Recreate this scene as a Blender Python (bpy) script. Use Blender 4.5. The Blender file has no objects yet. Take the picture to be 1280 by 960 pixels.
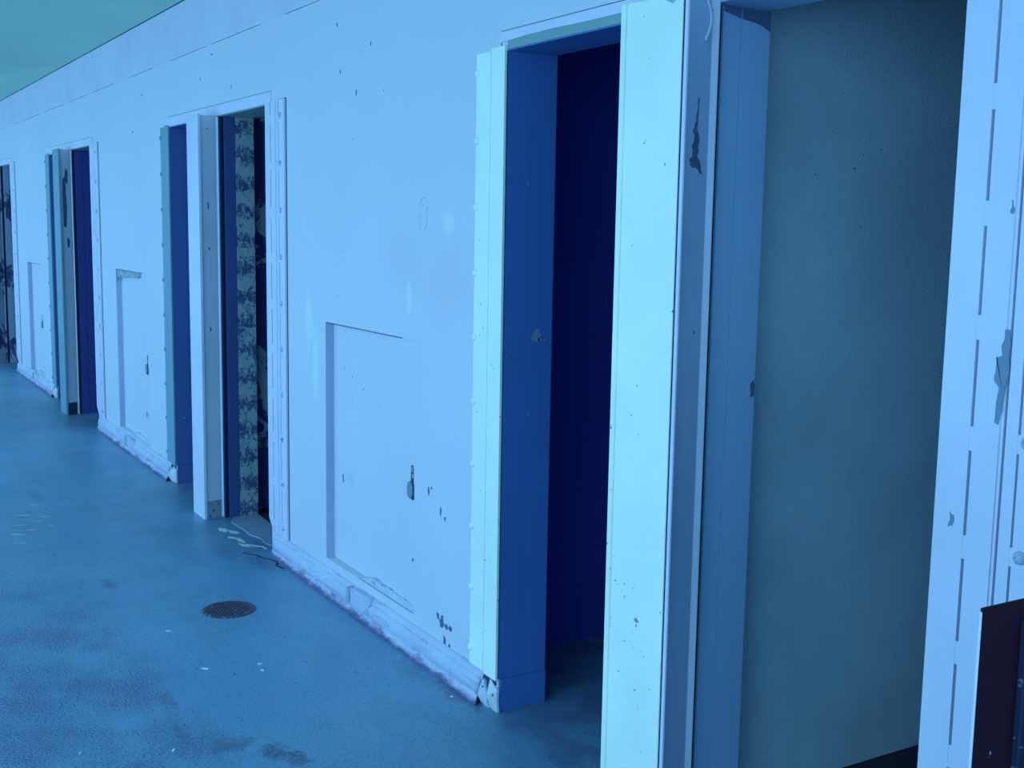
import bpy, bmesh, math, random
from mathutils import Vector, Matrix

random.seed(7)
S = bpy.context.scene
COL = S.collection
PI = math.pi

# ------------------------------------------------------------------ camera
CAM = Vector((0.0, -1.7854, 1.5))
YAW, PITCH, ROLL, FPX = -1.0314127, 0.1335592, 0.0167262, 1484.614
fw = Vector((math.sin(YAW) * math.cos(PITCH), math.cos(YAW) * math.cos(PITCH), -math.sin(PITCH)))
rt = fw.cross(Vector((0, 0, 1))).normalized()
up = rt.cross(fw)
c_, s_ = math.cos(ROLL), math.sin(ROLL)
RT = c_ * rt + s_ * up
UP = -s_ * rt + c_ * up
cam_data = bpy.data.cameras.new('camera')
cam_data.sensor_width = 36.0
cam_data.lens = FPX / 1280.0 * 36.0
cam_data.clip_start = 0.02
cam = bpy.data.objects.new('camera', cam_data)
M = Matrix.Identity(4)
for i in range(3):
    M[i][0], M[i][1], M[i][2], M[i][3] = RT[i], UP[i], -fw[i], CAM[i]
cam.matrix_world = M
COL.objects.link(cam)
S.camera = cam

# ------------------------------------------------------------------ node helpers
class NT:
    def __init__(self, name):
        self.m = bpy.data.materials.new(name)
        self.m.use_nodes = True
        self.t = self.m.node_tree
        self.bsdf = self.t.nodes['Principled BSDF']
        self.geo = self.t.nodes.new('ShaderNodeNewGeometry')
        self.pos = self.geo.outputs['Position']

    def link(self, a, b):
        self.t.links.new(a, b)

    def val(self, sock, v):
        if isinstance(v, bpy.types.NodeSocket):
            self.link(v, sock)
        else:
            sock.default_value = v

    def math(self, op, a, b=0.0, clamp=False):
        n = self.t.nodes.new('ShaderNodeMath')
        n.operation = op
        n.use_clamp = clamp
        self.val(n.inputs[0], a)
        self.val(n.inputs[1], b)
        return n.outputs[0]

    def noise(self, scale, detail=4.0, rough=0.55, vec=None, dist=0.0):
        n = self.t.nodes.new('ShaderNodeTexNoise')
        n.inputs['Scale'].default_value = scale
        n.inputs['Detail'].default_value = detail
        n.inputs['Roughness'].default_value = rough
        n.inputs['Distortion'].default_value = dist
        self.link(vec or self.pos, n.inputs['Vector'])
        return n.outputs['Fac']

    def scaled(self, sx, sy, sz):
        n = self.t.nodes.new('ShaderNodeVectorMath')
        n.operation = 'MULTIPLY'
        self.link(self.pos, n.inputs[0])
        n.inputs[1].default_value = (sx, sy, sz)
        return n.outputs[0]

    def ramp(self, v, lo, hi, a=0.0, b=1.0):
        n = self.t.nodes.new('ShaderNodeMapRange')
        self.val(n.inputs['Value'], v)
        n.inputs['From Min'].default_value = lo
        n.inputs['From Max'].default_value = hi
        n.inputs['To Min'].default_value = a
        n.inputs['To Max'].default_value = b
        n.clamp = True
        return n.outputs[0]

    def mix(self, fac, a, b):
        n = self.t.nodes.new('ShaderNodeMix')
        n.data_type = 'RGBA'
        self.val(n.inputs[0], fac)
        for s, v in ((n.inputs[6], a), (n.inputs[7], b)):
            if isinstance(v, bpy.types.NodeSocket):
                self.link(v, s)
            else:
                s.default_value = (v[0], v[1], v[2], 1.0)
        return n.outputs[2]

    def xyz(self):
        n = self.t.nodes.new('ShaderNodeSeparateXYZ')
        self.link(self.pos, n.inputs[0])
        return n.outputs

    def blob(self, c, r, jag=0.7, scale=14.0, soft=0.35):
        """mask of an irregular stain around c with radii r (r = 0: ignore that axis)"""
        n = self.t.nodes.new('ShaderNodeVectorMath')
        n.operation = 'SUBTRACT'
        self.link(self.pos, n.inputs[0])
        n.inputs[1].default_value = c
        k = self.t.nodes.new('ShaderNodeVectorMath')
        k.operation = 'MULTIPLY'
        self.link(n.outputs[0], k.inputs[0])
        k.inputs[1].default_value = tuple((1.0 / q if q else 0.0) for q in r)
        l = self.t.nodes.new('ShaderNodeVectorMath')
        l.operation = 'LENGTH'
        self.link(k.outputs[0], l.inputs[0])
        d = self.math('ADD', l.outputs['Value'], self.math('MULTIPLY', self.math('SUBTRACT', self.noise(scale, 5, 0.65), 0.5), jag * 2))
        return self.ramp(d, 1.0, 1.0 - soft)

    def bump(self, h, strength=0.2, dist=0.003):
        n = self.t.nodes.new('ShaderNodeBump')
        n.inputs['Strength'].default_value = strength
        n.inputs['Distance'].default_value = dist
        self.link(h, n.inputs['Height'])
        self.link(n.outputs[0], self.bsdf.inputs['Normal'])

    def done(self, col, rough=0.5, spec=0.4, metal=0.0):
        self.val(self.bsdf.inputs['Base Color'], col if isinstance(col, bpy.types.NodeSocket) else (col[0], col[1], col[2], 1))
        self.val(self.bsdf.inputs['Roughness'], rough)
        self.bsdf.inputs['Specular IOR Level'].default_value = spec
        self.bsdf.inputs['Metallic'].default_value = metal
        return self.m


def paint(name, col, rough=0.5, spec=0.35, speck=0.70, chip=(0.05, 0.06, 0.09), mott=0.06, bump=0.25, stretch=(1, 1, 1), spscale=60.0):
    n = NT(name)
    m = n.ramp(n.noise(3.0, 5, 0.6), 0.3, 0.7, -1, 1)
    lo = tuple(v * (1 - mott) for v in col)
    hi = tuple(min(1, v * (1 + mott)) for v in col)
    c = n.mix(n.ramp(n.noise(3.0, 5, 0.6), 0.3, 0.7), lo, hi)
    if speck < 1:
        a = n.noise(spscale, 2, 0.5, n.scaled(*stretch))
        b = n.noise(2.3, 3, 0.6)
        f = n.ramp(n.math('ADD', a, n.math('MULTIPLY', n.math('SUBTRACT', b, 0.5), 0.35)), speck, speck + 0.02)
        c = n.mix(f, c, chip)
    n.bump(n.noise(190.0, 3, 0.6), bump, 0.002)
    return n.done(c, rough, spec)


# ------------------------------------------------------------------ materials
WALL = (0.68, 0.68, 0.76)
CREAM = (0.80, 0.82, 0.74)

def wall_material():
    n = NT('wall_paint')
    c = n.mix(n.ramp(n.noise(0.9, 4, 0.6), 0.3, 0.7), tuple(v * 0.95 for v in WALL), tuple(v * 1.04 for v in WALL))
    c = n.mix(n.ramp(n.noise(130.0, 2, 0.5), 0.35, 0.65), tuple(v * 0.93 for v in WALL), c)
    # touched-up streaks of greener paint, with shapes of their own
    for ctr, r in (((-4.62, 0, 1.10), (0.06, 0, 0.15)), ((-3.68, 0, 1.245), (0.03, 0, 0.085)), ((-3.40, 0, 1.50), (0.05, 0, 0.05)),
                   ((-8.55, 0, 1.60), (0.03, 0, 0.2)), ((-4.55, 0, 0.92), (0.05, 0, 0.2))):
        f = n.math('MULTIPLY', n.blob(ctr, r, 0.7, 18.0, 0.7), 0.75)
        c = n.mix(f, c, (0.74, 0.80, 0.74))
    for ctr, r in (((-3.75, 0, 1.38), (0.22, 0, 0.16)), ((-3.42, 0, 1.32), (0.25, 0, 0.2))):
        f = n.math('MULTIPLY', n.blob(ctr, r, 0.5, 5.0, 0.9), 0.35)
        c = n.mix(f, c, (0.62, 0.53, 0.62))
    a = n.noise(34.0, 2, 0.5)
    b = n.noise(1.3, 3, 0.6)
    f = n.ramp(n.math('ADD', a, n.math('MULTIPLY', n.math('SUBTRACT', b, 0.5), 0.3)), 0.785, 0.80)
    c = n.mix(f, c, (0.10, 0.11, 0.2))
    n.bump(n.noise(110.0, 3, 0.6), 0.4, 0.002)
    return n.done(c, 0.55, 0.3)


def floor_material():
    n = NT('floor_paint')
    base = (0.155, 0.275, 0.365)
    c = n.mix(n.ramp(n.noise(1.1, 6, 0.6), 0.3, 0.7), (0.130, 0.290, 0.45), (0.180, 0.360, 0.505))
    x, y, z = n.xyz()
    # walked-off strip along the middle of the walkway, paint worn to dark specks
    wob = n.math('ADD', y, n.math('MULTIPLY', n.math('SUBTRACT', n.noise(1.6, 4, 0.6), 0.5), 0.25))
    strip = n.ramp(wob, -0.76, -0.92)
    near = n.ramp(x, -6.2, -4.2)
    dens = n.math('MULTIPLY', n.math('MULTIPLY', strip, near), n.ramp(n.noise(3.5, 4, 0.6), 0.3, 0.62))
    sp = n.noise(150.0, 2, 0.6)
    f = n.ramp(n.math('ADD', sp, n.math('MULTIPLY', dens, 0.15)), 0.60, 0.66)
    c = n.mix(n.math('MULTIPLY', f, 0.9), c, (0.10, 0.06, 0.17))
    c = n.mix(n.math('MULTIPLY', dens, 0.22), c, (0.14, 0.15, 0.28))
    # smudges
    for ctr, r, k, col in (((-4.92, -0.76, 0), (0.10, 0.035, 0), 0.7, (0.11, 0.10, 0.17)),
                           ((-6.71, -0.76, 0), (0.16, 0.035, 0), 0.6, (0.09, 0.12, 0.17)),
                           ((-6.1, -0.90, 0), (0.35, 0.09, 0), 0.45, (0.11, 0.17, 0.2)),
                           ((-3.09, -0.70, 0), (0.07, 0.05, 0), 0.9, (0.07, 0.06, 0.14)),
                           ((-3.20, -0.80, 0), (0.05, 0.09, 0), 0.7, (0.09, 0.08, 0.16)),
                           ((-3.02, -0.66, 0), (0.06, 0.04, 0), 0.8, (0.08, 0.07, 0.15)),
                           ((-3.20, -0.045, 0), (0.16, 0.05, 0), 0.7, (0.14, 0.10, 0.17)),
                           ((-3.45, -0.09, 0), (0.14, 0.05, 0), 0.45, (0.11, 0.14, 0.2)),
                           ((-4.95, -0.10, 0), (0.22, 0.07, 0), 0.7, (0.10, 0.13, 0.18)),
                           ((-5.15, -0.20, 0), (0.18, 0.05, 0), 0.5, (0.12, 0.17, 0.22)),
                           ((-4.45, -0.55, 0), (0.35, 0.14, 0), 0.25, (0.10, 0.15, 0.18)),
                           ((-7.8, -0.38, 0), (0.7, 0.16, 0), 0.35, (0.10, 0.16, 0.2)),
                           ((-9.0, -0.12, 0), (0.7, 0.12, 0), 0.5, (0.09, 0.13, 0.18)),
                           ((-3.6, -0.87, 0), (0.10, 0.03, 0), 0.6, (0.08, 0.09, 0.16)),
                           ((-3.35, -0.90, 0), (0.14, 0.02, 0), 0.6, (0.08, 0.09, 0.16))):
        f = n.math('MULTIPLY', n.math('MULTIPLY', n.blob(ctr, r, 1.3, 26.0, 0.6), n.ramp(n.noise(90.0, 3, 0.6), 0.35, 0.55, 0.35, 1.0)), k)
        c = n.mix(f, c, col)
    # rusty grime where the floor meets the plinth
    g = n.math('MULTIPLY', n.ramp(n.math('ADD', y, n.math('MULTIPLY', n.noise(9.0, 4, 0.6), 0.05)), -0.035, 0.0), n.ramp(n.noise(5.0, 4, 0.6), 0.42, 0.6))
    c = n.mix(n.math('MULTIPLY', g, 0.5), c, (0.10, 0.07, 0.15))
    st = n.noise(2.6, 6, 0.7, n.scaled(0.6, 1.5, 1), 0.4)
    c = n.mix(n.ramp(st, 0.52, 0.70, 0.0, 0.35), c, (0.09, 0.17, 0.25))
    gr = n.noise(240.0, 2, 0.5)
    c = n.mix(n.ramp(gr, 0.40, 0.72, 0.0, 0.30), c, (0.08, 0.16, 0.30))
    s3 = n.noise(75.0, 2, 0.5, n.scaled(0.8, 1.2, 1))
    c = n.mix(n.ramp(s3, 0.63, 0.70, 0.0, 0.55), c, (0.07, 0.12, 0.24))
    # dark scuffs everywhere, few light ones
    sc = n.noise(26.0, 3, 0.6, n.scaled(0.7, 1.6, 1))
    c = n.mix(n.math('MULTIPLY', n.ramp(sc, 0.66, 0.73), 0.75), c, (0.06, 0.08, 0.13))
    sc2 = n.noise(41.0, 2, 0.5)
    c = n.mix(n.math('MULTIPLY', n.ramp(sc2, 0.765, 0.79), 0.6), c, (0.45, 0.55, 0.55))
    n.bump(n.noise(60.0, 4, 0.6), 0.15, 0.003)
    return n.done(c, n.ramp(n.noise(4.0, 4, 0.6), 0.3, 0.7, 0.34, 0.52), 0.6)


def ceiling_material():
    n = NT('ceiling_paint')
    c = n.mix(n.ramp(n.noise(0.8, 4, 0.6), 0.3, 0.7), (0.46, 0.68, 0.55), (0.53, 0.76, 0.60))
    n.bump(n.noise(120.0, 3, 0.6), 0.2, 0.002)
    return n.done(c, 0.6, 0.3)


def baseboard_material():
    n = NT('baseboard_paint')
    x, y, z = n.xyz()
    c = n.mix(n.ramp(n.noise(6.0, 5, 0.6), 0.3, 0.7), (0.52, 0.53, 0.70), (0.62, 0.63, 0.76))
    w = n.math('ADD', n.ramp(z, 0.065, 0.0), n.math('MULTIPLY', n.math('SUBTRACT', n.noise(16.0, 5, 0.7, n.scaled(0.6, 1, 1.6)), 0.5), 2.2))
    c = n.mix(n.math('MULTIPLY', n.ramp(w, 0.55, 1.0), 0.9), c, (0.14, 0.11, 0.26))
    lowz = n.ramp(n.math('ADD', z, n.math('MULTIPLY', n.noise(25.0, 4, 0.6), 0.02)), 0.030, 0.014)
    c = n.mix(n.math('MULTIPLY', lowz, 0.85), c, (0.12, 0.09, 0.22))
    w2 = n.noise(45.0, 3, 0.6, n.scaled(0.5, 1, 1.5))
    c = n.mix(n.math('MULTIPLY', n.ramp(w2, 0.68, 0.72), 0.7), c, (0.12, 0.12, 0.22))
    w3 = n.noise(20.0, 4, 0.6, n.scaled(0.3, 1, 2.5))
    c = n.mix(n.math('MULTIPLY', n.ramp(w3, 0.55, 0.66), 0.5), c, (0.30, 0.32, 0.50))
    n.bump(n.noise(55.0, 4, 0.65), 0.5, 0.006)
    return n.done(c, 0.55, 0.3)


def peel(name, base, under, lo, hi, scale=9.0, zbands=0.0, stretch=(1, 1, 1), amp=0.10):
    """paint flaked off in ragged islands"""
    n = NT(name)
    x, y, z = n.xyz()
    a = n.noise(scale, 8, 0.74, n.scaled(*stretch), 1.1)
    if zbands:
        s = n.math('MULTIPLY', n.math('SINE', n.math('MULTIPLY', z, zbands)), amp)
        a = n.math('ADD', a, s)
    f = n.ramp(a, lo, hi)
    b = n.mix(n.ramp(n.noise(30.0, 4, 0.6), 0.35, 0.65), tuple(v * 0.85 for v in base), base)
    c = n.mix(f, b, under)
    n.bump(f, 0.4, 0.002)
    return n.done(c, 0.5, 0.35)


M_wall = wall_material()
M_floor = floor_material()
M_ceil = ceiling_material()
M_base = baseboard_material()
M_band = paint('upper_wall_paint', (0.66, 0.62, 0.74), speck=0.80)
M_cream = paint('cream_frame_paint', (0.90, 0.93, 0.80), 0.42, 0.4, 0.755, (0.2, 0.25, 0.3))
M_lav = paint('pale_frame_paint', (0.70, 0.67, 0.80), 0.45, 0.4, 0.79, (0.2, 0.22, 0.33))
M_teal = paint('worn_teal_frame_paint', (0.20, 0.34, 0.42), 0.5, 0.3, 0.76)
M_oldteal = paint('old_teal_paint', (0.24, 0.36, 0.36), 0.5, 0.3, 0.80)
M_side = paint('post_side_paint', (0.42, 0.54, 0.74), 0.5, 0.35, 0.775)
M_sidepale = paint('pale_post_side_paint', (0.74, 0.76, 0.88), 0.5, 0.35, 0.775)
M_lip = paint('post_lip_paint', (0.62, 0.62, 0.74), 0.45, 0.35, 0.765)
M_reveal_dark = paint('dark_blue_reveal_paint', (0.06, 0.16, 0.42), 0.45, 0.35, 0.79, (0.5, 0.6, 0.6))
M_reveal_navy = paint('navy_reveal_paint', (0.075, 0.14, 0.38), 0.45, 0.3, 0.79, (0.4, 0.5, 0.6))
M_reveal_navy2 = paint('deep_navy_reveal_paint', (0.055, 0.085, 0.245), 0.45, 0.3, 0.79, (0.3, 0.4, 0.5))
M_reveal_mid = paint('slate_blue_reveal_paint', (0.33, 0.50, 0.72), 0.5, 0.3, 0.80, (0.4, 0.45, 0.5))
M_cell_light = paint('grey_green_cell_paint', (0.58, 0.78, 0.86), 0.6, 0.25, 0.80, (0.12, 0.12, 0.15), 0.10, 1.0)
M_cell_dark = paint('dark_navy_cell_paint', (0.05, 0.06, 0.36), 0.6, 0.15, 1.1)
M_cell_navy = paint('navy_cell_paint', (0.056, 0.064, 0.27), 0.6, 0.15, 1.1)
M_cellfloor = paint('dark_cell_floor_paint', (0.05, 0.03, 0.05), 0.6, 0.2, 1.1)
M_peelcream = peel('scraped_cream_paint', (0.34, 0.44, 0.46), (0.05, 0.085, 0.20), 0.47, 0.56, 30.0, 46.0, (1, 1.3, 1.0), 0.06)
M_peeldark = peel('flaking_navy_paint', (0.50, 0.60, 0.66), (0.05, 0.06, 0.24), 0.44, 0.47, 9.0, 7.5, (1, 1, 0.8), 0.09)
M_peelfar = peel('blotched_grey_paint', (0.36, 0.40, 0.52), (0.05, 0.055, 0.17), 0.56, 0.58, 5.0, 9.0, (1.4, 1.4, 0.7))
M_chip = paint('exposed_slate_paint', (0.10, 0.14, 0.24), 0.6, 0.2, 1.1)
M_chipteal = paint('exposed_blue_paint', (0.19, 0.27, 0.37), 0.6, 0.2, 1.1)
M_crack_shade = paint('crack_grime_and_shade', (0.06, 0.07, 0.12), 0.8, 0.1, 1.1)
M_slot = paint('dark_slot_shade_and_joints', (0.018, 0.022, 0.055), 0.8, 0.05, 1.1)
M_rivet = paint('worn_rivet_paint', (0.46, 0.47, 0.62), 0.45, 0.5, 0.62, (0.08, 0.1, 0.2), 0.1, 0.4, (1, 1, 1), 80.0)
M_flake = paint('white_paint_flake', (0.80, 0.80, 0.78), 0.6, 0.2, 1.1)
M_scrape = paint('scraped_pale_paint', (0.45, 0.52, 0.56), 0.7, 0.2, 0.62, (0.15, 0.25, 0.36), 0.2, 0.4, (1, 1, 1), 70.0)
M_dent = paint('shadowy_dent_paint', (0.44, 0.46, 0.60), 0.7, 0.2, 1.1)
M_shade_lug = paint('grey_lavender_shade_and_lug', (0.42, 0.46, 0.60), 0.6, 0.2, 0.80)
M_cement = paint('rough_cement', (0.40, 0.45, 0.52), 0.8, 0.15, 0.60, (0.18, 0.2, 0.28), 0.2, 0.7, (1, 1, 1), 50.0)
M_dab = paint('lumpy_painted_plaster', (0.56, 0.60, 0.70), 0.6, 0.25, 0.66, (0.2, 0.22, 0.34), 0.15, 1.0, (1, 1, 1), 55.0)
M_plaster = paint('chipped_plaster', (0.62, 0.62, 0.66), 0.7, 0.2, 0.70, (0.15, 0.13, 0.2), 0.15, 0.6, (1, 1, 1), 45.0)
M_steel = paint('worn_grey_steel', (0.22, 0.27, 0.33), 0.4, 0.5, 0.74, (0.07, 0.08, 0.12))
M_iron = paint('rusty_cast_iron', (0.075, 0.05, 0.085), 0.5, 0.4, 0.62, (0.20, 0.17, 0.22), 0.3, 0.5)
M_black = paint('black_void_shade', (0.012, 0.010, 0.018), 0.9, 0.05, 1.1)
M_hatchin = paint('dark_maroon_paint', (0.030, 0.008, 0.020), 0.6, 0.12, 0.79, (0.25, 0.25, 0.3))
M_hatchflange = paint('dark_blue_steel', (0.02, 0.025, 0.06), 0.55, 0.15, 0.66, (0.10, 0.13, 0.2))
M_slab = paint('bare_cement_sill', (0.27, 0.34, 0.46), 0.7, 0.2, 0.70, (0.14, 0.15, 0.2), 0.15, 0.6)
M_rustbase = paint('scuffed_base_paint', (0.30, 0.33, 0.44), 0.55, 0.25, 0.66, (0.08, 0.05, 0.12), 0.2)
M_darkbase = paint('dark_base_paint', (0.05, 0.06, 0.12), 0.55, 0.25, 0.74, (0.2, 0.2, 0.3))


# ------------------------------------------------------------------ mesh helpers
class MB:
    def __init__(self):
        self.v, self.f, self.mi = [], [], []

    def face(self, pts, mi=0):
        i = len(self.v)
        self.v += [tuple(p) for p in pts]
        self.f.append(tuple(range(i, i + len(pts))))
        self.mi.append(mi)
        return self

    def box(self, x0, x1, y0, y1, z0, z1, mi=0):
        return self.prism([(x0, y0), (x1, y0), (x1, y1), (x0, y1)], z0, z1, mi)

    def prism(self, poly, z0, z1, mi=0):
        """plan polygon, counter-clockwise seen from above, swept from z0 to z1"""
        i, n = len(self.v), len(poly)
        self.v += [(x, y, z0) for x, y in poly] + [(x, y, z1) for x, y in poly]
        fs = [tuple(range(i + n - 1, i - 1, -1)), tuple(range(i + n, i + 2 * n))]
        fs += [(i + k, i + (k + 1) % n, i + n + (k + 1) % n, i + n + k) for k in range(n)]
        self.f += fs
        self.mi += [mi] * len(fs)
        return self

    def front(self, poly, y0, y1, mi=0):
        """polygon in x,z (counter-clockwise seen from -y) given thickness y0..y1"""
        i, n = len(self.v), len(poly)
        self.v += [(x, y0, z) for x, z in poly] + [(x, y1, z) for x, z in poly]
        fs = [tuple(range(i, i + n)), tuple(range(i + 2 * n - 1, i + n - 1, -1))]
        fs += [(i + (k + 1) % n, i + k, i + n + k, i + n + (k + 1) % n) for k in range(n)]
        self.f += fs
        self.mi += [mi] * len(fs)
        return self

    def side(self, poly, x0, x1, mi=0):
        """polygon in y,z (counter-clockwise seen from +x), thickness x0..x1"""
        i, n = len(self.v), len(poly)
        self.v += [(x1, y, z) for y, z in poly] + [(x0, y, z) for y, z in poly]
        fs = [tuple(range(i, i + n)), tuple(range(i + 2 * n - 1, i + n - 1, -1))]
        fs += [(i + (k + 1) % n, i + k, i + n + k, i + n + (k + 1) % n) for k in range(n)]
        self.f += fs
        self.mi += [mi] * len(fs)
        return self

    def build(self, name, mats, parent=None, origin=(0, 0, 0), bevel=0.0, smooth=False, weld=False):
        if not isinstance(mats, (list, tuple)):
            mats = [mats]
        me = bpy.data.meshes.new(name)
        o = Vector(origin)
        me.from_pydata([tuple(Vector(p) - o) for p in self.v], [], self.f)
        for m in mats:
            me.materials.append(m)
        for p, k in zip(me.polygons, self.mi):
            p.material_index = k
            p.use_smooth = smooth
        if weld:
            bm = bmesh.new()
            bm.from_mesh(me)
            bmesh.ops.remove_doubles(bm, verts=bm.verts, dist=1e-5)
            bm.to_mesh(me)
            bm.free()
        ob = bpy.data.objects.new(name, me)
        COL.objects.link(ob)
        if parent is not None:
            ob.parent = parent
        else:
            ob.location = o
        if bevel:
            b = ob.modifiers.new('bevel', 'BEVEL')
            b.width = bevel
            b.segments = 2
            b.limit_method = 'ANGLE'
            b.angle_limit = math.radians(40)
        return ob


def thing(name, label, cat, loc, group=None):
    o = bpy.data.objects.new(name, None)
    o.empty_display_size = 0.1
    o.location = loc
    o['label'], o['category'] = label, cat
    if group:
        o['group'] = group
    COL.objects.link(o)
    return o


def tag(o, label, cat, group=None):
    o['label'], o['category'] = label, cat
    if group:
        o['group'] = group
    return o


def struct(o):
    o['kind'] = 'structure'
    return o


def ragged(pts, amp, n=3, seed=1):
    """closed outline subdivided and shaken so a chip gets a torn edge"""
    r = random.Random(seed)
    out = []
    for i, p in enumerate(pts):
        q = pts[(i + 1) % len(pts)]
        for k in range(n):
            t = k / n
            out.append((p[0] + (q[0] - p[0]) * t + r.uniform(-amp, amp), p[1] + (q[1] - p[1]) * t + r.uniform(-amp, amp)))
    return out


# ------------------------------------------------------------------ layout
PER = 3.66                      # one pair of cells every 12 ft along the block
XL, XR = -3.034, -1.437         # opening of the nearest pair
TOP, CEIL, SEAM = 2.0, 2.63, 2.35
TH = 0.165                      # wall thickness
HL, HR, HB, HT = -4.44, -3.63, 0.135, 1.10   # pipe-chase hatch left of the nearest pair
PAIRS = [0, 1, 2, 3]
X0, X1 = -17.0, 8.0

doors = [(XL - PER * k - 0.004, XR - PER * k + 0.004, 0.0, TOP) for k in PAIRS]
hts = [(HL - PER * k, HR - PER * k, HB, HT) for k in (-1, 0, 1, 2)]
# hatches differ a little in size
hts[2] = (-8.10, -7.29, 0.11, 1.165)
hts[3] = (-11.66, -10.92, 0.10, 1.085)


def sheet(x0, x1, z0, z1, y0, y1, holes):
    xs = sorted({x0, x1} | {v for h in holes for v in h[:2] if x0 < v < x1})
    zs = sorted({z0, z1} | {v for h in holes for v in h[2:] if z0 < v < z1})
    def solid(i, j):
        if i < 0 or j < 0 or i >= len(xs) - 1 or j >= len(zs) - 1:
            return False
        cx, cz = (xs[i] + xs[i + 1]) / 2, (zs[j] + zs[j + 1]) / 2
        return not any(h[0] < cx < h[1] and h[2] < cz < h[3] for h in holes)
    mb = MB()
    for i in range(len(xs) - 1):
        for j in range(len(zs) - 1):
            if not solid(i, j):
                continue
            a, b, c, d = xs[i], xs[i + 1], zs[j], zs[j + 1]
            mb.face([(a, y0, c), (b, y0, c), (b, y0, d), (a, y0, d)])
            mb.face([(b, y1, c), (a, y1, c), (a, y1, d), (b, y1, d)])
            if not solid(i - 1, j):
                mb.face([(a, y1, c), (a, y0, c), (a, y0, d), (a, y1, d)])
            if not solid(i + 1, j):
                mb.face([(b, y0, c), (b, y1, c), (b, y1, d), (b, y0, d)])
            if not solid(i, j - 1):
                mb.face([(a, y1, c), (b, y1, c), (b, y0, c), (a, y0, c)])
            if not solid(i, j + 1):
                mb.face([(a, y0, d), (b, y0, d), (b, y1, d), (a, y1, d)])
    return mb


# wall facing the walkway, with chips and painted shadow lines in the same mesh
w = sheet(X0, X1, 0.0, SEAM - 0.0015, 0.0, TH, doors + hts)
n0 = len(w.f)
def wall_chip(x, z, rx, rz, seed, mi=1):
    if z > 1.9:
        rx, rz, mi = rx * 0.6, rz * 0.7, 1
    pts = [(x + rx * math.cos(t), z + rz * math.sin(t)) for t in [i * PI / 3 for i in range(6)]]
    w.front(ragged(pts, min(rx, rz) * 0.35, 3, seed), -0.0006, 0.0, 3)
for i, (x, z, rx, rz) in enumerate(((-3.445, 0.185, 0.010, 0.012), (-3.415, 0.172, 0.016, 0.026), (-3.385, 0.165, 0.012, 0.012), (-3.355, 0.168, 0.014, 0.009),
                                    (-3.395, 0.10, 0.010, 0.030), (-3.36, 0.105, 0.008, 0.010), (-3.52, 0.60, 0.006, 0.016), (-3.50, 0.615, 0.005, 0.006),
                                    (-3.43, 0.55, 0.005, 0.018), (-3.40, 0.53, 0.005, 0.009), (-4.26, 0.50, 0.006, 0.02), (-3.64, 0.33, 0.006, 0.006),
                                    (-4.31, 2.235, 0.008, 0.012), (-4.28, 2.06, 0.008, 0.012), (-4.00, 2.13, 0.006, 0.012), (-4.13, 1.97, 0.008, 0.020),
                                    (-5.90, 2.30, 0.03, 0.006), (-6.10, 2.20, 0.01, 0.012), (-7.30, 2.22, 0.012, 0.012), (-5.6, 2.12, 0.008, 0.014),
                                    (-7.55, 2.02, 0.02, 0.012), (-9.9, 2.2, 0.012, 0.012), (-11.2, 2.1, 0.012, 0.016), (-7.37, 0.30, 0.012, 0.02))):
    wall_chip(x, z, rx, rz, 50 + i)
# ringed dent in the wall
for r in (0.030, 0.017):
    for k in range(10):
        if (k * 7) % 10 < 7:
            a0, a1 = k * PI / 5, (k + 0.8) * PI / 5
            w.front([(-3.575 + r * math.cos(t) * q, 1.53 + 1.7 * r * math.sin(t) * q) for q, t in ((1.0, a0), (1.09, a0), (1.09, a1), (1.0, a1))], -0.0006, 0, 2)
wall = struct([w.box(h[0] + 0.01, h[1] - 0.10, -0.0004, 0.0, h[3], h[3] + 0.0032, 1) for h in hts[1:]] and w.build('wall_right', [M_wall, M_crack_shade, M_dent, M_chip]))  # shadow lines over the hatch tops, painted as thin dark strips

u = MB().box(X0, X1, 0.0, TH, SEAM + 0.0015, CEIL - 0.006)
r_ = random.Random(3)
x = -15.0
while x < X1:                       # the seam below the upper band: paint has bridged it here and there
    L = r_.uniform(0.2, 0.9)
    g = r_.uniform(0.05, 0.5)
    u.box(x + L, x + L + g, 0.0004, 0.01, SEAM - 0.002, SEAM + 0.002)
    x += L + g
struct(u.build('wall_upper_band', M_band))
struct(MB().box(X0, X1, 0.006, 0.02, SEAM - 0.01, SEAM + 0.01).box(X0, X1, 0.03, TH, CEIL - 0.007, CEIL + 0.02).build('trim_1', M_crack_shade))

# ceiling slab: underside of the gallery above
cl = MB()
n = 60
rr = random.Random(9)
edge = [(X0 + (X1 - X0) * i / n, -0.001 + rr.uniform(-0.003, 0.002)) for i in range(n + 1)]
poly = [(X0, -3.2), (X1, -3.2)] + [(a, b) for a, b in reversed(edge)]
cl.prism(poly, CEIL, CEIL + 0.2)
struct(cl.build('ceiling', M_ceil))

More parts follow.
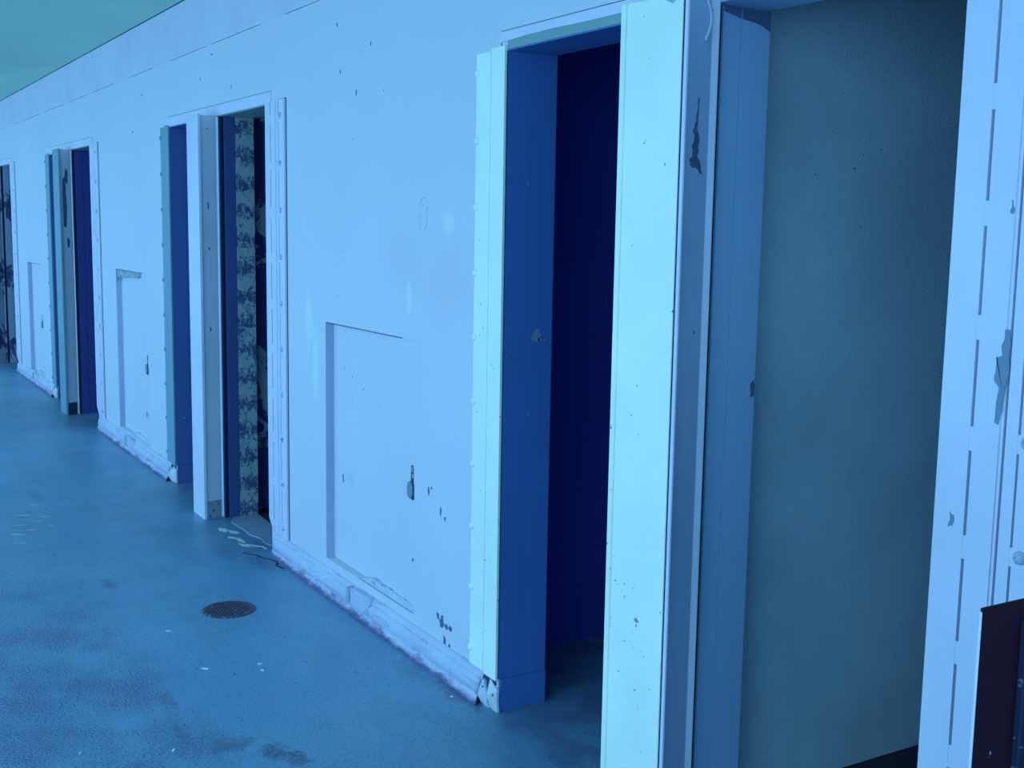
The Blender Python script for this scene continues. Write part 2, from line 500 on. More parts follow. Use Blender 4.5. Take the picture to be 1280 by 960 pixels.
# floor with painted scrapes as flat chips in the same mesh
fl = MB().box(X0, X1, -3.4, 0.02, -0.15, 0.0)
for k in PAIRS:
    fl.box(XL - PER * k - 0.02, XR - PER * k + 0.02, 0.02, TH + 0.002, -0.15, 0.0)
def floor_chip(x, y, rx, ry, seed, mi=1, h=0.0006, rot=0.0):
    ca, sa = math.cos(rot), math.sin(rot)
    pts = [(x + rx * math.cos(t) * ca - ry * math.sin(t) * sa, y + rx * math.cos(t) * sa + ry * math.sin(t) * ca) for t in [i * PI / 4 for i in range(8)]]
    fl.prism(ragged(pts, min(rx, ry) * 0.4, 2, seed), 0.0, h, mi)
for i, (x, y, rx, ry) in enumerate(((-6.42, -0.83, 0.05, 0.012), (-6.30, -0.89, 0.06, 0.010), (-6.22, -0.80, 0.05, 0.014), (-6.10, -0.93, 0.04, 0.010),
                                    (-6.38, -0.74, 0.03, 0.010), (-6.15, -0.85, 0.05, 0.008), (-5.98, -0.90, 0.05, 0.012), (-5.92, -0.97, 0.06, 0.010),
                                    (-6.02, -0.80, 0.03, 0.010), (-6.5, -0.80, 0.03, 0.010), (-5.75, -0.98, 0.06, 0.008))):
    floor_chip(x, y, rx * (0.75 if i % 2 else 0.45), ry * (0.7 if i % 3 else 1.1), 300 + i, 4, 0.0006, 1.05 - 0.1 * (i % 3))
for i, (x, y, rx, ry) in enumerate(((-5.56, -0.085, 0.05, 0.022), (-5.50, -0.055, 0.06, 0.020), (-5.40, -0.095, 0.04, 0.016), (-5.33, -0.070, 0.06, 0.016),
                                    (-5.245, -0.085, 0.05, 0.014), (-5.22, -0.045, 0.06, 0.014), (-5.165, -0.015, 0.04, 0.008))):
    floor_chip(x, y, rx * 0.85, ry * 0.75, 340 + i, 1, 0.0006, 0.3 * (i % 3))
# cracked, broken paint edge near the second doorway
pp = [(-5.13, -0.125), (-5.06, -0.085), (-5.0, -0.07), (-4.95, -0.04), (-4.90, -0.03), (-4.86, -0.055), (-4.80, -0.045), (-4.80, -0.058), (-4.86, -0.072), (-4.91, -0.048), (-4.96, -0.06), (-5.01, -0.085), (-5.07, -0.10), (-5.12, -0.135)]
fl.prism(list(reversed(pp)), 0.0, 0.0006, 3)
struct(fl.build('floor', [M_floor, M_flake, M_slab, M_crack_shade, M_scrape]))

# ------------------------------------------------------------------ cells behind the wall
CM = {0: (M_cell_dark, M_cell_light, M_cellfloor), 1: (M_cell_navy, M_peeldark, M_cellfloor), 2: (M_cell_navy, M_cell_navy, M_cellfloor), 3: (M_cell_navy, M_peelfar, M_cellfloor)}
def hollow(name, x0, x1, y0, y1, z0, z1, m, ops, wallt=0.012):
    """a cell: five panels around the space; the walkway wall closes it"""
    mb = MB()
    mb.box(x0 - wallt, x0, y0, y1, z0, z1)
    mb.box(x1, x1 + wallt, y0, y1, z0, z1, 1)
    mb.box(x0 - wallt, x1 + wallt, y1, y1 + wallt, z0, z1, 1)
    mb.box(x0 - wallt, x1 + wallt, y0, y1 + wallt, z1, z1 + wallt, 1)
    return struct(mb.build(name, [m, ops or m]))
for k in PAIRS:
    d = -PER * k
    ml, mr, mf = CM[k]
    xl, xm0, xm1, xr = -3.45 + d, -2.265 + d, -2.235 + d, -1.05 + d
    y0, y1 = TH + 0.001, 2.35
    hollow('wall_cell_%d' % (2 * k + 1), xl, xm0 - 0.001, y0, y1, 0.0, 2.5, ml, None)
    hollow('wall_cell_%d' % (2 * k + 2), xm1, xr, y0, y1, 0.0, 2.5, mr, M_cell_navy)  # unseen far walls coloured dark so the partition fades with depth
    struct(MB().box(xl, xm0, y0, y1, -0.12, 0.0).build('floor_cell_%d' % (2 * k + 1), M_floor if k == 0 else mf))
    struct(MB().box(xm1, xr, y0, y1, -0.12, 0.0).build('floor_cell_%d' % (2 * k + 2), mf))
# dark pipe chases behind the hatches
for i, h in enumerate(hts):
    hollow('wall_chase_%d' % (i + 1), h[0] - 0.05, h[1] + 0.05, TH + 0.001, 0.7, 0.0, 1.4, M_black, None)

# ------------------------------------------------------------------ door frames
FR_LABEL = ['pale riveted steel door frame around the nearest pair of doorways, chipped teal strip at its head',
            'riveted steel door frame around the pair of doorways with the scraped, peeling reveal',
            'narrow-looking door frame of the doorway filled with plain navy darkness, third from the camera',
            'farthest door frame at the left edge, with blotched grey reveal']
rivet_mesh = None
def rivet(parent, x, y, z, mat, r=0.0105):
    global rivet_mesh
    key = mat.name
    if rivet_mesh is None:
        rivet_mesh = {}
    if key not in rivet_mesh:
        mb = MB()
        N, rings = 12, [(1.0, 0.0), (0.92, 0.45), (0.62, 0.82), (0.0, 1.0)]
        for j in range(len(rings) - 1):
            for i in range(N):
                a, b = 2 * PI * i / N, 2 * PI * (i + 1) / N
                (r0, h0), (r1, h1) = rings[j], rings[j + 1]
                P = [(r * r0 * math.cos(a), -0.009 * h0, r * r0 * math.sin(a)), (r * r0 * math.cos(b), -0.009 * h0, r * r0 * math.sin(b))]
                P += [(r * r1 * math.cos(b), -0.009 * h1, r * r1 * math.sin(b))]
                if r1 > 0:
                    P.append((r * r1 * math.cos(a), -0.009 * h1, r * r1 * math.sin(a)))
                mb.face(P)
        t = mb.build('rivet', mat, weld=True, smooth=True)
        rivet_mesh[key] = t.data
        bpy.data.objects.remove(t)
    o = bpy.data.objects.new('rivet', rivet_mesh[key])
    COL.objects.link(o)
    o.parent = parent
    o.location = (x, y, z)
    return o

def frame(k):
    d = -PER * k
    ox = -2.2355 + d
    T = thing('door_frame', FR_LABEL[k], 'door frame', (ox, 0, 0), 'door frames along the cell block wall')
    O = (ox, 0, 0)
    mL = M_cream if k == 0 else M_teal
    xl, xr = XL + d, XR + d
    rd = M_reveal_dark if k == 0 else M_reveal_navy
    # left casing: two strips with a groove, rivets down its outer edge
    lc = MB()
    lc.box(xl - 0.170, xl - 0.084, -0.010, 0.0, 0.105, 2.003)
    lc.box(xl - 0.078, xl + 0.0, -0.012, 0.0, 0.100, 2.010)
    lc.box(xl - 0.084, xl - 0.078, -0.002, 0.0, 0.105, 1.995, 1)
    lc = lc.build('left_casing', [mL, M_crack_shade], T, O, 0.0025)
    for i in range(10):
        rivet(lc, xl - 0.161 - ox, -0.0095, 0.16 + 0.1985 * i, mL, 0.0125)
    # right casing: slotted strip, plain strip, slotted rivet strip
    rc = MB()
    a = xr
    za, zb = 0.135, 2.004
    def slotted(x0, x1, ph, depth, L=0.155):
        z = za + 0.03
        rc.box(x0, x1, -0.002, 0.0, za, zb, 2)  # dark backing colour stands in for the shade inside the slots
        rc.box(x0, x1, -depth + 0.0005, 0.0, za, z)
        while z < zb - 0.06:
            z2 = min(z + L, zb - 0.05)
            z3 = min(z2 + 0.1985 - L, zb)
            rc.box(x0, x1, -depth + 0.0005, 0.0, z2, z3 if zb - z3 > 0.05 else zb)
            z = z3 if zb - z3 > 0.05 else zb
    sw = 0.0 if k == 0 else 0.003
    rc.front([(a, 0.10 + 0.06), (a + 0.066 - sw, 0.105), (a + 0.066 - sw, zb), (a, zb)], -0.013, 0.0)
    rc.box(a + 0.228, a + 0.232 + sw, -0.0012, 0.0, 0.10, zb + 0.008, 2)
    rc.box(a + 0.138, a + 0.228, -0.0012, 0.0, zb + 0.003, zb + 0.008, 2)
    sw = 0.0 if k == 0 else 0.003
    slotted(a + 0.066 - sw, a + 0.0725, 0, 0.013)
    rc.box(a + 0.0725, a + 0.126, -0.013, 0.0, 0.105, zb)
    rc.box(a + 0.126, a + 0.132, -0.010, 0.0, 0.105, zb - 0.004)
    rc.box(a + 0.132, a + 0.138, -0.001, 0.0, 0.105, zb - 0.004, 2)
    rc.box(a + 0.138, a + 0.162 - sw, -0.011, 0.0, 0.10, zb)
    slotted(a + 0.162 - sw, a + 0.167, 0, 0.011, 0.165)
    rc.box(a + 0.167, a + 0.228, -0.011, 0.0, 0.10, zb + 0.004)
    if k == 0:      # paint gone down to the blue coat
        def chip(pts, amp, s, mi=1):
            rc.front(ragged(pts, amp, 3, s), -0.0138, -0.0129, mi)
        chip([(-1.313, 1.335), (-1.303, 1.335), (-1.300, 1.28), (-1.303, 1.25), (-1.312, 1.17), (-1.322, 1.17), (-1.320, 1.23), (-1.328, 1.25), (-1.328, 1.285), (-1.318, 1.29)], 0.0025, 11)
        chip([(-1.402, 0.995), (-1.392, 0.99), (-1.393, 0.97), (-1.402, 0.965)], 0.003, 12)
        chip([(-1.318, 1.555), (-1.312, 1.545), (-1.313, 1.53), (-1.319, 1.535)], 0.002, 13)
    rc = rc.build('right_casing', [M_lav, M_chipteal, M_slot], T, O, 0.0022)
    for i in range(10):
        rivet(rc, a + 0.183 - ox, -0.0105, 0.149 + 0.1992 * i, M_rivet, 0.013)
    # head: trim strip and the exposed old paint below it
    hd = MB()
    zt = [2.022 + 0.004 * math.sin(q * 1.7 + k) + (0.006 if q in (2, 3) else 0) for q in range(13)]
    xs = [xl - 0.036 + (xr - xl + 0.09) * q / 12 for q in range(13)]
    low = [(x_, z_) for x_, z_ in zip(xs, zt)]
    if k:
        low = [(xs[0], 2.001), (xs[-1], 2.001)]
    hd.front(low + [(xs[-1], 2.052), (xs[0], 2.052)], -0.006, 0.0)
    hd.front([(xs[0] - 0.004, 2.0), (xs[0] - 0.0005, 2.0), (xs[0] - 0.0005, 2.0525), (xs[-1], 2.0525), (xs[-1], 2.0555), (xs[0] - 0.004, 2.0555)], -0.0012, 0.0, 1)
    hd.build('head_casing', [M_lav, M_crack_shade], T, O, 0.0015)
    MB().box(xl, xr, -0.0025, 0.0, 2.0005, 2.03).build('exposed_head_strip', M_oldteal, T, O)
    # soffit plates
    sm = [(M_reveal_dark, M_reveal_mid), (M_reveal_dark, M_oldteal), (M_oldteal, M_oldteal), (M_side, M_side)][k]
    MB().box(xl, -2.26 + d, -0.002, TH, 1.996, 2.0).build('left_soffit', sm[0], T, O)
    MB().box(-2.26 + d, xr, -0.002, TH, 1.996, 2.0).build('right_soffit', sm[1], T, O)
    # left reveal: two plates with a seam, plinth below
    lj = MB()
    lj.box(xl - 0.004, xl, -0.004, 0.082, 0.105, 1.996)
    lj.box(xl - 0.004, xl - 0.001, 0.082, 0.086, 0.105, 1.996)
    lj.box(xl - 0.004, xl, 0.086, TH + 0.004, 0.105, 1.996)
    lj.box(xl - 0.004, xl + 0.004, 0.004, TH + 0.004, 0.0, 0.1045)
    if k == 0:
        for i, (y, z, ry, rz) in enumerate(((0.115, 1.17, 0.012, 0.022), (0.125, 1.155, 0.006, 0.008), (0.10, 1.16, 0.005, 0.008), (0.075, 1.62, 0.003, 0.008), (0.09, 0.93, 0.004, 0.008))):
            lj.side(ragged([(y + ry * math.cos(t), z + rz * math.sin(t)) for t in [j * PI / 3 for j in range(6)]], ry * 0.4, 2, 70 + i), xl - 0.001, xl + 0.0006, 1)
    lj.build('left_jamb', [rd, M_chipteal], T, O, 0.0012)
    # right jamb faces away from the camera
    MB().box(xr, xr + 0.004, -0.004, TH + 0.004, 0.0, 1.996).build('right_jamb', rd, T, O, 0.001)
    # partition end between the two doorways: reveal plates behind the post
    xm = -2.128 + d if k == 0 else -2.120 + d
    m1, m2 = [(M_reveal_mid, M_reveal_mid), (M_reveal_navy2, M_peelcream), (M_cell_navy, M_cell_navy), (M_peelfar, M_peelfar)][k]
    MB().box(-2.36 + d, xm - 0.03, 0.001, TH, 0.0, 1.996).build('partition_end', rd, T, O)
    r1 = MB()
    r1.box(xm - 0.03, xm, 0.027 if k == 0 else 0.018, 0.080 if k == 0 else 0.072, 0.0, 1.996)
    r1.box(xm - 0.02, xm - 0.006, 0.001, 0.026, 0.0, 1.996, 2)
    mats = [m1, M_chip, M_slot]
    if k == 0:     # dark patch along the upper edge
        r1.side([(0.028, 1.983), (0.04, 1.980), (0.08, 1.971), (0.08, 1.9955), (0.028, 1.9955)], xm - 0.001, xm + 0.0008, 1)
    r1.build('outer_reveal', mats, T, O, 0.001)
    r2 = MB()
    r2.box(xm - 0.03, xm, 0.0812 if k == 0 else 0.074, TH + 0.003, 0.0, 1.996)
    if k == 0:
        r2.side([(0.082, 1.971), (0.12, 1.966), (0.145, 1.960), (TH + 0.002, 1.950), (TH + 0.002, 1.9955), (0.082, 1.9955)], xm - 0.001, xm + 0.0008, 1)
        r2.side(ragged([(0.152, 1.13), (0.165, 1.14), (0.165, 1.10), (0.155, 1.10)], 0.003, 3, 5), xm - 0.001, xm + 0.0008, 1)
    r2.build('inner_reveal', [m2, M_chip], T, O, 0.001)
    return T
for k in PAIRS:
    frame(k)

# ------------------------------------------------------------------ posts between the doorways
PO_LABEL = ['broad cream steel post nearest the camera, dark flaked patch on its side',
            'white steel post standing between the doorways of the second pair',
            'grey-blue post of the third doorway pair, dark peeled blotch high on its side',
            'post at the far left edge, its side covered in dark blotches']
POSTS = [(-2.333, -2.088, 0.105, -2.112), (-5.985, -5.790, 0.105, -5.812), (-9.655, -9.42, 0.10, -9.455), (-13.31, -13.09, 0.10, -13.12)]
def post(k):
    L, R, p, XB = POSTS[k]
    T = thing('door_post', PO_LABEL[k], 'post', ((L + R) / 2, -p / 2, 0), 'steel posts between paired doorways')
    O = T.location.copy()
    H = 2.012 if k == 0 else 2.003
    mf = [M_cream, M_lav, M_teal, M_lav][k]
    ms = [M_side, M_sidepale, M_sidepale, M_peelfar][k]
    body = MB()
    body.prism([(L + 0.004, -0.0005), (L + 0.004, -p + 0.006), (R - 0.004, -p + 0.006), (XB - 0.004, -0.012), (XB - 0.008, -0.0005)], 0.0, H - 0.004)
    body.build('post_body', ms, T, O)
    fp = MB()
    if k == 0:
        torn = [(R - 0.018, H), (R - 0.03, H - 0.012), (R - 0.055, H - 0.024), (R - 0.075, H - 0.016), (R - 0.095, H - 0.006), (L + 0.02, H)]
        fp.front([(L + 0.021, 0.0), (R - 0.0190, 0.0), (R - 0.0190, H)] + torn[1:-1] + [(L + 0.021, H)], -p - 0.002, -p + 0.006)
    else:
        fp.box(L + 0.012, R - 0.014, -p - 0.002, -p + 0.006, 0.0, H)
    fp.build('front_plate', mf, T, O, 0.002)
    e = MB()
    if k == 0:
        e.box(L, L + 0.0175, -p - 0.004, -p + 0.02, 0.0, H)
        e.box(L + 0.0175, L + 0.021, -p + 0.0005, -p + 0.006, 0.0, H)
    else:
        e.box(L, L + 0.010, -p - 0.003, -p + 0.02, 0.0, H)
    e.build('left_edge_strip', mf, T, O, 0.0025)
    e = MB()
    if k == 0:
        e.box(R - 0.0110, R, -p - 0.0025, -p + 0.005, 0.0, H)
        e.box(R - 0.0190, R - 0.0110, -p + 0.0005, -p + 0.006, 0.0, H, 1)
    else:
        e.box(R - 0.010, R, -p - 0.004, -p + 0.012, 0.0, H)
    e.build('right_edge_strip', [M_lav if k != 2 else M_teal, M_slot], T, O, 0.0025)
    # side plate with a rounded head and the scuffed plinth
    def sx(y):
        return R - 0.002 + (XB - R) * (y + p) / p
    sp = MB()
    ys = [-p + 0.005, -0.018]
    N = 6
    prof = [(ys[0], 0.10), (ys[1], 0.10), (ys[1], H - 0.03)] + [(ys[1] + (ys[0] - ys[1]) * t / N, H - 0.03 + 0.026 * math.sin(PI / 2 * t / N * 1.0)) for t in range(1, N)] + [(ys[0], H - 0.004)]
    i0 = len(sp.v)
    sp.side(prof, 0.0, 0.004)
    def skin(mb):
        mb.v = [((sx(v[1]) - 0.006 + v[0] * 1.0), v[1], v[2]) for v in mb.v]
    if k in (0, 2):
        if k == 0:
            pts = [(-0.070, 1.785), (-0.066, 1.785), (-0.068, 1.74), (-0.070, 1.715), (-0.064, 1.70), (-0.064, 1.68), (-0.068, 1.66), (-0.062, 1.645), (-0.054, 1.625), (-0.052, 1.612), (-0.062, 1.622), (-0.070, 1.635), (-0.078, 1.63), (-0.087, 1.635), (-0.090, 1.648), (-0.084, 1.655), (-0.083, 1.68), (-0.078, 1.705), (-0.083, 1.715), (-0.077, 1.725), (-0.073, 1.745)]
            pts = [(-0.083 + (y_ + 0.090) / 0.038 * 0.048, z_) for y_, z_ in reversed(pts)]
        else:
            pts = [(-0.090, 1.44), (-0.055, 1.42), (-0.045, 1.56), (-0.05, 1.70), (-0.055, 1.76), (-0.038, 1.74), (-0.036, 1.84), (-0.052, 1.86), (-0.058, 1.80), (-0.075, 1.78), (-0.088, 1.70), (-0.092, 1.60)]
        sp.side(ragged(pts, 0.003, 2, 21 + k), 0.0038, 0.0048, 1)
        if k == 2:
            sp.side(ragged([(-0.05, 1.28), (-0.036, 1.27), (-0.036, 1.33), (-0.052, 1.35)], 0.004, 2, 4), 0.0038, 0.0048, 1)
    else:
        for j, (z, h) in enumerate(((1.55, 0.035), (1.93, 0.008), (0.95, 0.02), (1.35, 0.015))):
            sp.side(ragged([(-0.06, z), (-0.053, z), (-0.056, z + h), (-0.063, z + h)], 0.002, 2, 31 + j), 0.0038, 0.0046, 1)
    skin(sp)
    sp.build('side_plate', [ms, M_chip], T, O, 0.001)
    bs = MB().side([(-p + 0.012, 0.0), (-0.018, 0.0), (-0.018, 0.092), (-p + 0.012, 0.092)], 0.0, 0.008)
    skin(bs)
    bs.build('base_plate', M_darkbase if k == 2 else M_rustbase, T, O, 0.002)
    # folded lip along the back edge, turned a little to the walkway
    q = 1.0 if k == 0 else 0.5
    lip = MB().prism([(XB - 0.010, -0.0005), (XB - 0.010, -0.022 * q), (XB - 0.002, -0.022 * q), (XB + 0.006 * q, -0.004), (XB + 0.006 * q, -0.0005)], 0.0, H - 0.01)
    if k == 0:       # curl of dried sealant hanging at the head
        r = 0.0025
        for t in range(12):
            a = t / 11
            y = -0.045 + 0.018 * math.sin(a * 3.0)
            z = H - 0.012 - 0.085 * a
            x = sx(y) + 0.002
            lip.box(x - r, x + r, y - r, y + r, z - 0.006, z + 0.005, 1)
    lip.build('back_lip', [M_lip if k == 0 else ms, M_lav], T, O, 0.002)
    return T
for k in PAIRS:
    post(k)

# ------------------------------------------------------------------ hatches
HA_LABEL = {0: 'white access hatch recessed in the wall beside the nearest door frame, keyhole cover swung aside',
            1: 'white access hatch between the second and third door frames, chipped along its top edge',
            2: 'small far white access hatch recessed beside the farthest door frame'}
def hatch(i):
    h = hts[i + 1]
    a, b, c, d_ = h
    T = thing('access_hatch', HA_LABEL[i], 'hatch', ((a + b) / 2, 0.035, c), 'closed access hatches in the wall')
    O = T.location.copy()
    pn = MB()
    n = 10                      # the door has sunk at its left edge and meets the wall plane at its right
    pn.prism([(a + 0.0016, 0.035), (a + 0.30, 0.033), (b - 0.0012, 0.004), (b - 0.0012, 0.06), (a + 0.0016, 0.06)], c + 0.0015, d_ - 0.0015)
    mats = [M_wall, M_crack_shade]
    def py(x):
        return 0.033 if x < a + 0.3 else 0.033 + (0.004 - 0.033) * (x - a - 0.3) / (b - 0.0012 - a - 0.3)
    pn = pn.build('hatch_door', mats, T, O)
    led = MB()
    zl = c - 0.002
    L = [(a + 0.004, c + 0.0016)] + [(a + 0.30 + q * 0.06, c + 0.0016) for q in range(0, 7)]
    led.front([(a + 0.33, c + 0.002), (b - 0.005, c + 0.002), (b - 0.02, c + 0.030)] + [(b - 0.05 - q * 0.045, c + 0.030 + 0.004 * math.sin(q * 2.1)) for q in range(8)], 0.001, 0.034)
    led.build('sill_filler', M_dab, T, O, 0.004)
    if i == 1:
        tp = MB().front(ragged([(a + 0.05, d_ - 0.055), (a + 0.20, d_ - 0.04), (a + 0.45, d_ - 0.035), (a + 0.62, d_ - 0.03), (a + 0.62, d_ - 0.002), (a + 0.01, d_ - 0.002), (a + 0.01, d_ - 0.07)], 0.008, 3, 8), 0.006, 0.034)
        tp.build('top_filler', M_cement, T, O)
    MB().box(a + 0.0002, a + 0.0014, 0.0005, 0.036, c + 0.002, d_ - 0.002).build('side_shade_strip', M_shade_lug, T, O)  # added strip, its darker colour holds the shade of the recess side
    # key slot with the swung cover
    kx, kz = (-3.655, 0.592) if i == 0 else (((a + b) / 2 + 0.36, 0.60) if i == 1 else ((a + b) / 2 + 0.26, 0.58))
    y = py(kx)
    s = MB()
    slot = [(kx - 0.011 + 0.022 * (1 - math.cos(t)) / 2, kz + 0.062 + 0.011 * math.sin(t)) for t in [PI * q / 6 for q in range(7)]]
    s.front([(kx - 0.011, kz), (kx + 0.011, kz), (kx + 0.011, kz + 0.062)] + list(reversed(slot))[1:-1] + [(kx - 0.011, kz + 0.062)], y - 0.0012, y + 0.001)
    sl = s.build('key_slot', M_crack_shade, T, O)
    MB().box(kx + 0.003, kx + 0.008, y - 0.003, y, kz + 0.028, kz + 0.042).build('slot_glint', M_lav, sl, O)
    MB().front([(kx - 0.009, kz + 0.048), (kx + 0.009, kz + 0.046), (kx + 0.009, kz + 0.066), (kx + 0.003, kz + 0.07), (kx - 0.007, kz + 0.062)], y - 0.004, y).build('cover_pivot', M_steel, T, O, 0.002)
    cv = MB()
    N = 20
    pts = [(kx - 0.006 + 0.021 * math.cos(t), kz - 0.017 + 0.030 * math.sin(t) * (1.0 if math.sin(t) < 0 else 1.1)) for t in [2 * PI * q / N for q in range(N)]]
    cv.front(pts, y - 0.010, y - 0.004)
    cv.front([(px_ + 0.010, pz_ - 0.004) for px_, pz_ in pts], y - 0.004, y, 1)  # dark offset copy of the cover as its painted cast shadow
    cv.build('keyhole_cover', [M_steel, M_crack_shade], T, O, 0.003)
    return T
for i in range(3):
    hatch(i)

# open hatch door beside the camera, swung out square to the wall
hx = hts[0][0]
T = thing('open_hatch_door', 'dark maroon open hatch door jutting out beside the right-hand casing', 'hatch', (hx, -0.36, HB))
O = (hx, -0.36, HB)
MB().box(hx - 0.003, hx, -0.737, -0.004, HB, HT + 0.008).build('door_leaf', M_hatchin, T, O, 0.001)
MB().box(hx - 0.0030, hx + 0.0002, -0.7385, -0.7365, HB, HT + 0.004).build('leaf_edge', M_lav, T, O, 0.001)
MB().box(hx, hx + 0.010, -0.672, -0.64, HB + 0.01, HT - 0.015).box(hx, hx + 0.022, -0.65, -0.640, HB + 0.01, HT - 0.015).build('stiffener', M_hatchflange, T, O, 0.002)
hb = MB()
for z in (0.3, 0.9):
    N = 10
    pts = [(hx + 0.004 + 0.007 * math.cos(2 * PI * q / N), -0.004 + 0.007 * math.sin(2 * PI * q / N)) for q in range(N)]
    hb.prism(pts, z, z + 0.08)
hb.build('hinge', M_steel, T, O)

# ------------------------------------------------------------------ baseboards
def baseboard(name, x0, x1, seed, chipped):
    r = random.Random(seed)
    prof = [(-0.040, 0.0), (-0.037, 0.010), (-0.031, 0.022), (-0.028, 0.034), (-0.030, 0.036), (-0.029, 0.060), (-0.026, 0.074), (-0.018, 0.082), (-0.015, 0.083), (-0.014, 0.090), (-0.008, 0.100), (0.0, 0.103)]
    N = int((x1 - x0) / 0.025)
    mb = MB()
    rows = []
    for i in range(N + 1):
        x = x0 + (x1 - x0) * i / N
        s = 1.0
        if x - x0 < 0.05:                       # rounded nose at the doorway end
            s = math.sqrt(max(0.05, 1 - ((0.05 - (x - x0)) / 0.05) ** 2))
        row = []
        for j, (y, z) in enumerate(prof):
            e = r.uniform(-0.003, 0.003) * (2.0 if j < 3 else 0.35)
            row.append((x, (y + e) * s, z + (r.uniform(-0.0015, 0.0015) if 0 < j < 11 else 0)))
        rows.append(row)
    for i in range(N):
        for j in range(len(prof) - 1):
            mb.face([rows[i][j], rows[i + 1][j], rows[i + 1][j + 1], rows[i][j + 1]])
    mb.face(list(reversed(rows[0])) )
    mb.face(rows[-1])
    o = mb.build(name, M_base, None, (0, 0, 0), 0, True, True)
    struct(o)
    if chipped:                                 # broken corner where the plinth meets the left jamb
        e = x1
        def lump(pts, yb, peak, mat):
            m_ = MB()
            cx_, cz_, cy_ = peak
            pts = ragged(pts, 0.003, 2, seed)
            for q_ in range(len(pts)):
                a_, b_ = pts[q_], pts[(q_ + 1) % len(pts)]
                m_.face([(cx_, cy_, cz_), (a_[0], yb, a_[1]), (b_[0], yb, b_[1])])
                m_.face([(a_[0], yb, a_[1]), (a_[0], 0.0, a_[1]), (b_[0], 0.0, b_[1]), (b_[0], yb, b_[1])])
            return m_.build('broken_corner', mat, o)
        lump([(e - 0.01, 0.0), (e + 0.035, 0.0), (e + 0.022, 0.04), (e + 0.010, 0.078), (e - 0.01, 0.088)], -0.014, (e + 0.005, 0.035, -0.034), M_dab)
        lump([(e + 0.040, 0.0), (e + 0.082, 0.0), (e + 0.079, 0.07), (e + 0.062, 0.082), (e + 0.034, 0.098), (e + 0.030, 0.055)], -0.008, (e + 0.052, 0.05, -0.030), M_plaster)
        MB().front([(e - 0.001, 0.0), (e + 0.08, 0.0), (e + 0.06, 0.10), (e - 0.001, 0.10)], -0.006, 0.0).build('corner_crack', M_crack_shade, o)
    return o
for k in (0, 1, 2):
    d = -PER * k
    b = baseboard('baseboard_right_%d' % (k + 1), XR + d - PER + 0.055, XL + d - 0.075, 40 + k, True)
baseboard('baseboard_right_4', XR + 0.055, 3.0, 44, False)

# small square lug and plaster patch on the plinth under each hatch
LB = ['small dark lug stuck on the plinth below the nearest closed hatch', 'small lug on the plinth below the middle hatch with the chipped top', 'tiny lug on the plinth below the far small hatch']
for k, x in enumerate((-4.135, -7.80, -11.36)):
    T = thing('plinth_lug', LB[k], 'lug', (x, -0.03, 0.045), 'lugs on the plinth below the hatches')
    O = T.location.copy()
    MB().front([(x - 0.012, 0.045), (x + 0.010, 0.042), (x + 0.011, 0.092), (x - 0.001, 0.104), (x - 0.012, 0.095)], -0.040, -0.012).build('lug_block', M_shade_lug, T, O, 0.004)
    MB().front(ragged([(x + 0.010, 0.038), (x + 0.12, 0.030), (x + 0.20, 0.080), (x + 0.17, 0.100), (x + 0.012, 0.102)], 0.005, 3, k), -0.031, -0.006).build('plaster_dab', M_base, T, O, 0.006)

# ------------------------------------------------------------------ floor drain
dx, dy = -4.373, -0.43
T = thing('floor_drain', 'round rusty iron floor drain set in the walkway', 'drain', (dx, dy, 0.0))
O = (dx, dy, 0)
N = 40
rim = MB()
for i in range(N):
    a0, a1 = 2 * PI * i / N, 2 * PI * (i + 1) / N
    prof = [(0.104, 0.0), (0.100, 0.004), (0.090, 0.006), (0.080, 0.005), (0.078, 0.0)]
    for (r0, z0), (r1, z1) in zip(prof, prof[1:]):
        rim.face([(dx + r0 * math.cos(a0), dy + r0 * math.sin(a0), z0), (dx + r0 * math.cos(a1), dy + r0 * math.sin(a1), z0),
                  (dx + r1 * math.cos(a1), dy + r1 * math.sin(a1), z1), (dx + r1 * math.cos(a0), dy + r1 * math.sin(a0), z1)])
rim.build('drain_rim', M_iron, T, O, 0, True, True)
gr = MB()
w_ = 0.0030
for i in range(-6, 7):
    t = i * 0.0125
    L = math.sqrt(max(0, 0.079 ** 2 - t * t))
    gr.box(dx + t - w_, dx + t + w_, dy - L, dy + L, 0.0012, 0.0046)
    gr.box(dx - L, dx + L, dy + t - w_, dy + t + w_, 0.0014, 0.0050)
gr.build('drain_grate', M_iron, T, O)
MB().prism([(dx + 0.080 * math.cos(2 * PI * i / N), dy + 0.080 * math.sin(2 * PI * i / N)) for i in range(N)], 0.0, 0.001).build('drain_pit_shade', M_black, T, O)  # black disc painted in for the darkness of the pit below

# cement sill in the doorway with the scraped reveal
sl = MB()
pl = [(-5.66, -0.012), (-5.50, 0.0), (-5.40, -0.012), (-5.30, 0.02), (-5.24, 0.012), (-5.12, 0.02), (-5.105, 0.16), (-5.775, 0.16), (-5.772, 0.03)]
sl.prism(ragged(pl, 0.006, 3, 77), 0.0, 0.006)
tag(sl.build('door_sill', M_slab, None, (-5.45, 0.08, 0), 0.002), 'ragged pale cement sill on the floor of the scraped-reveal doorway', 'sill')

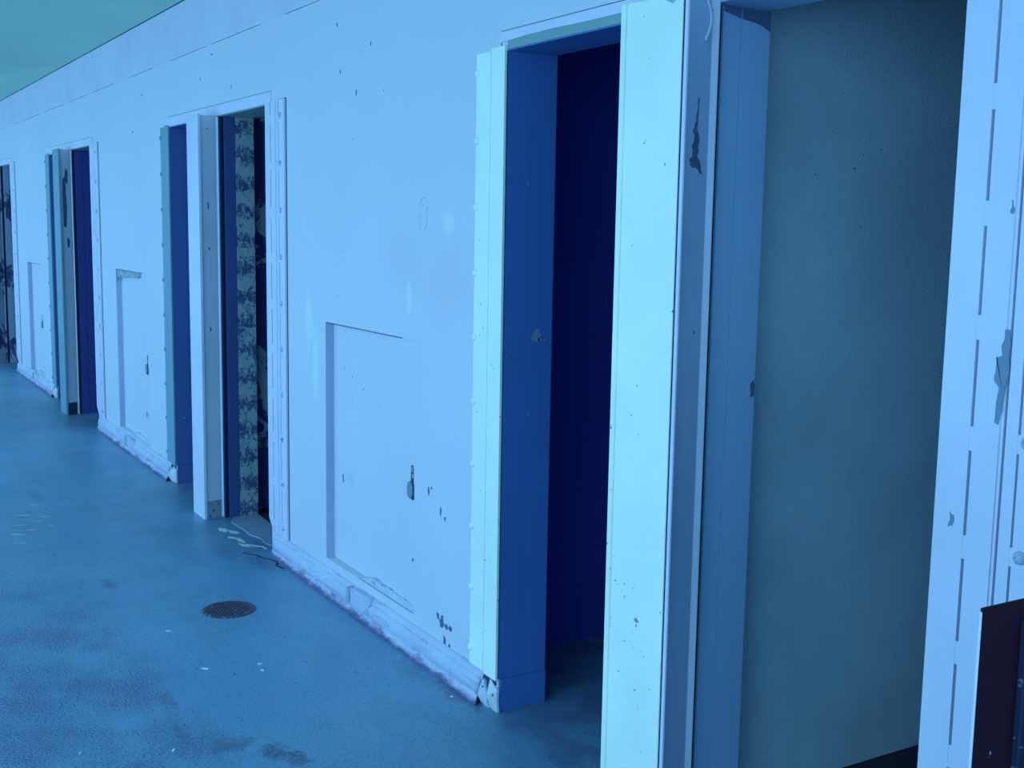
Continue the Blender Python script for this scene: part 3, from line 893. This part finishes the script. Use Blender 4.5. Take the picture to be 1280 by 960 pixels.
# loose paint flakes lying on the walkway
FL = [(-3.811, -0.688, 0.020, 0.010, 0.5, 'larger white paint flake lying between the floor drain and the bottom edge'),
      (-3.767, -0.513, 0.012, 0.007, 1.2, 'upper of two small white flakes right of the drain'),
      (-3.707, -0.526, 0.011, 0.006, 0.2, 'lower of two small white flakes right of the drain'),
      (-3.205, -0.072, 0.012, 0.007, 0.9, 'round white flake lying by the broken plinth corner'),
      (-3.24, -0.948, 0.012, 0.006, 2.2, 'white flake on the worn strip near the bottom edge, right one'),
      (-3.346, -1.183, 0.014, 0.005, 2.6, 'curved white flake on the worn strip near the bottom left corner'),
      (-4.24, -0.70, 0.014, 0.006, 1.0, 'white flake on the floor just left of and below the drain')]
for i, (x, y, a, b, rot, lab) in enumerate(FL):
    mb = MB()
    pts = []
    for px_, py_ in ragged([(-a * .6, -b * .5), (a * .6, -b * 0.3), (a * 0.3, b * .8), (-a * 0.5, b * 0.2)], b * 0.3, 2, 90 + i):
        pts.append((x + px_ * math.cos(rot) - py_ * math.sin(rot), y + px_ * math.sin(rot) + py_ * math.cos(rot)))
    o = mb.prism(pts, 0.0, 0.0025).build('paint_flake', M_flake, None, (x, y, 0.0))
    tag(o, lab, 'paint flake', 'loose paint flakes on the floor')

# ------------------------------------------------------------------ daylight
W = bpy.data.worlds.new('daylight')
S.world = W
W.use_nodes = True
bg = W.node_tree.nodes['Background']
bg.inputs['Color'].default_value = (0.235, 0.61, 1.0, 1)
nt = W.node_tree
tc = nt.nodes.new('ShaderNodeTexCoord')
dp = nt.nodes.new('ShaderNodeVectorMath')
dp.operation = 'DOT_PRODUCT'
nt.links.new(tc.outputs['Generated'], dp.inputs[0])
dp.inputs[1].default_value = Vector((0.50, -0.72, 0.40)).normalized()     # added gradient: unseen near end made brighter to lift right-facing faces
mr = nt.nodes.new('ShaderNodeMapRange')
mr.inputs['From Min'].default_value = -0.2
mr.inputs['From Max'].default_value = 1.0
mr.inputs['To Min'].default_value = 0.80
mr.inputs['To Max'].default_value = 3.5
nt.links.new(dp.outputs['Value'], mr.inputs['Value'])
nt.links.new(mr.outputs[0], bg.inputs['Strength'])

S.view_settings.view_transform = 'Standard'
S.view_settings.look = 'None'
S.view_settings.exposure = 0.0
S.view_settings.gamma = 1.0
S.view_settings.use_curve_mapping = False
S.cycles.max_bounces = 8
S.cycles.diffuse_bounces = 5
S.cycles.use_denoising = True
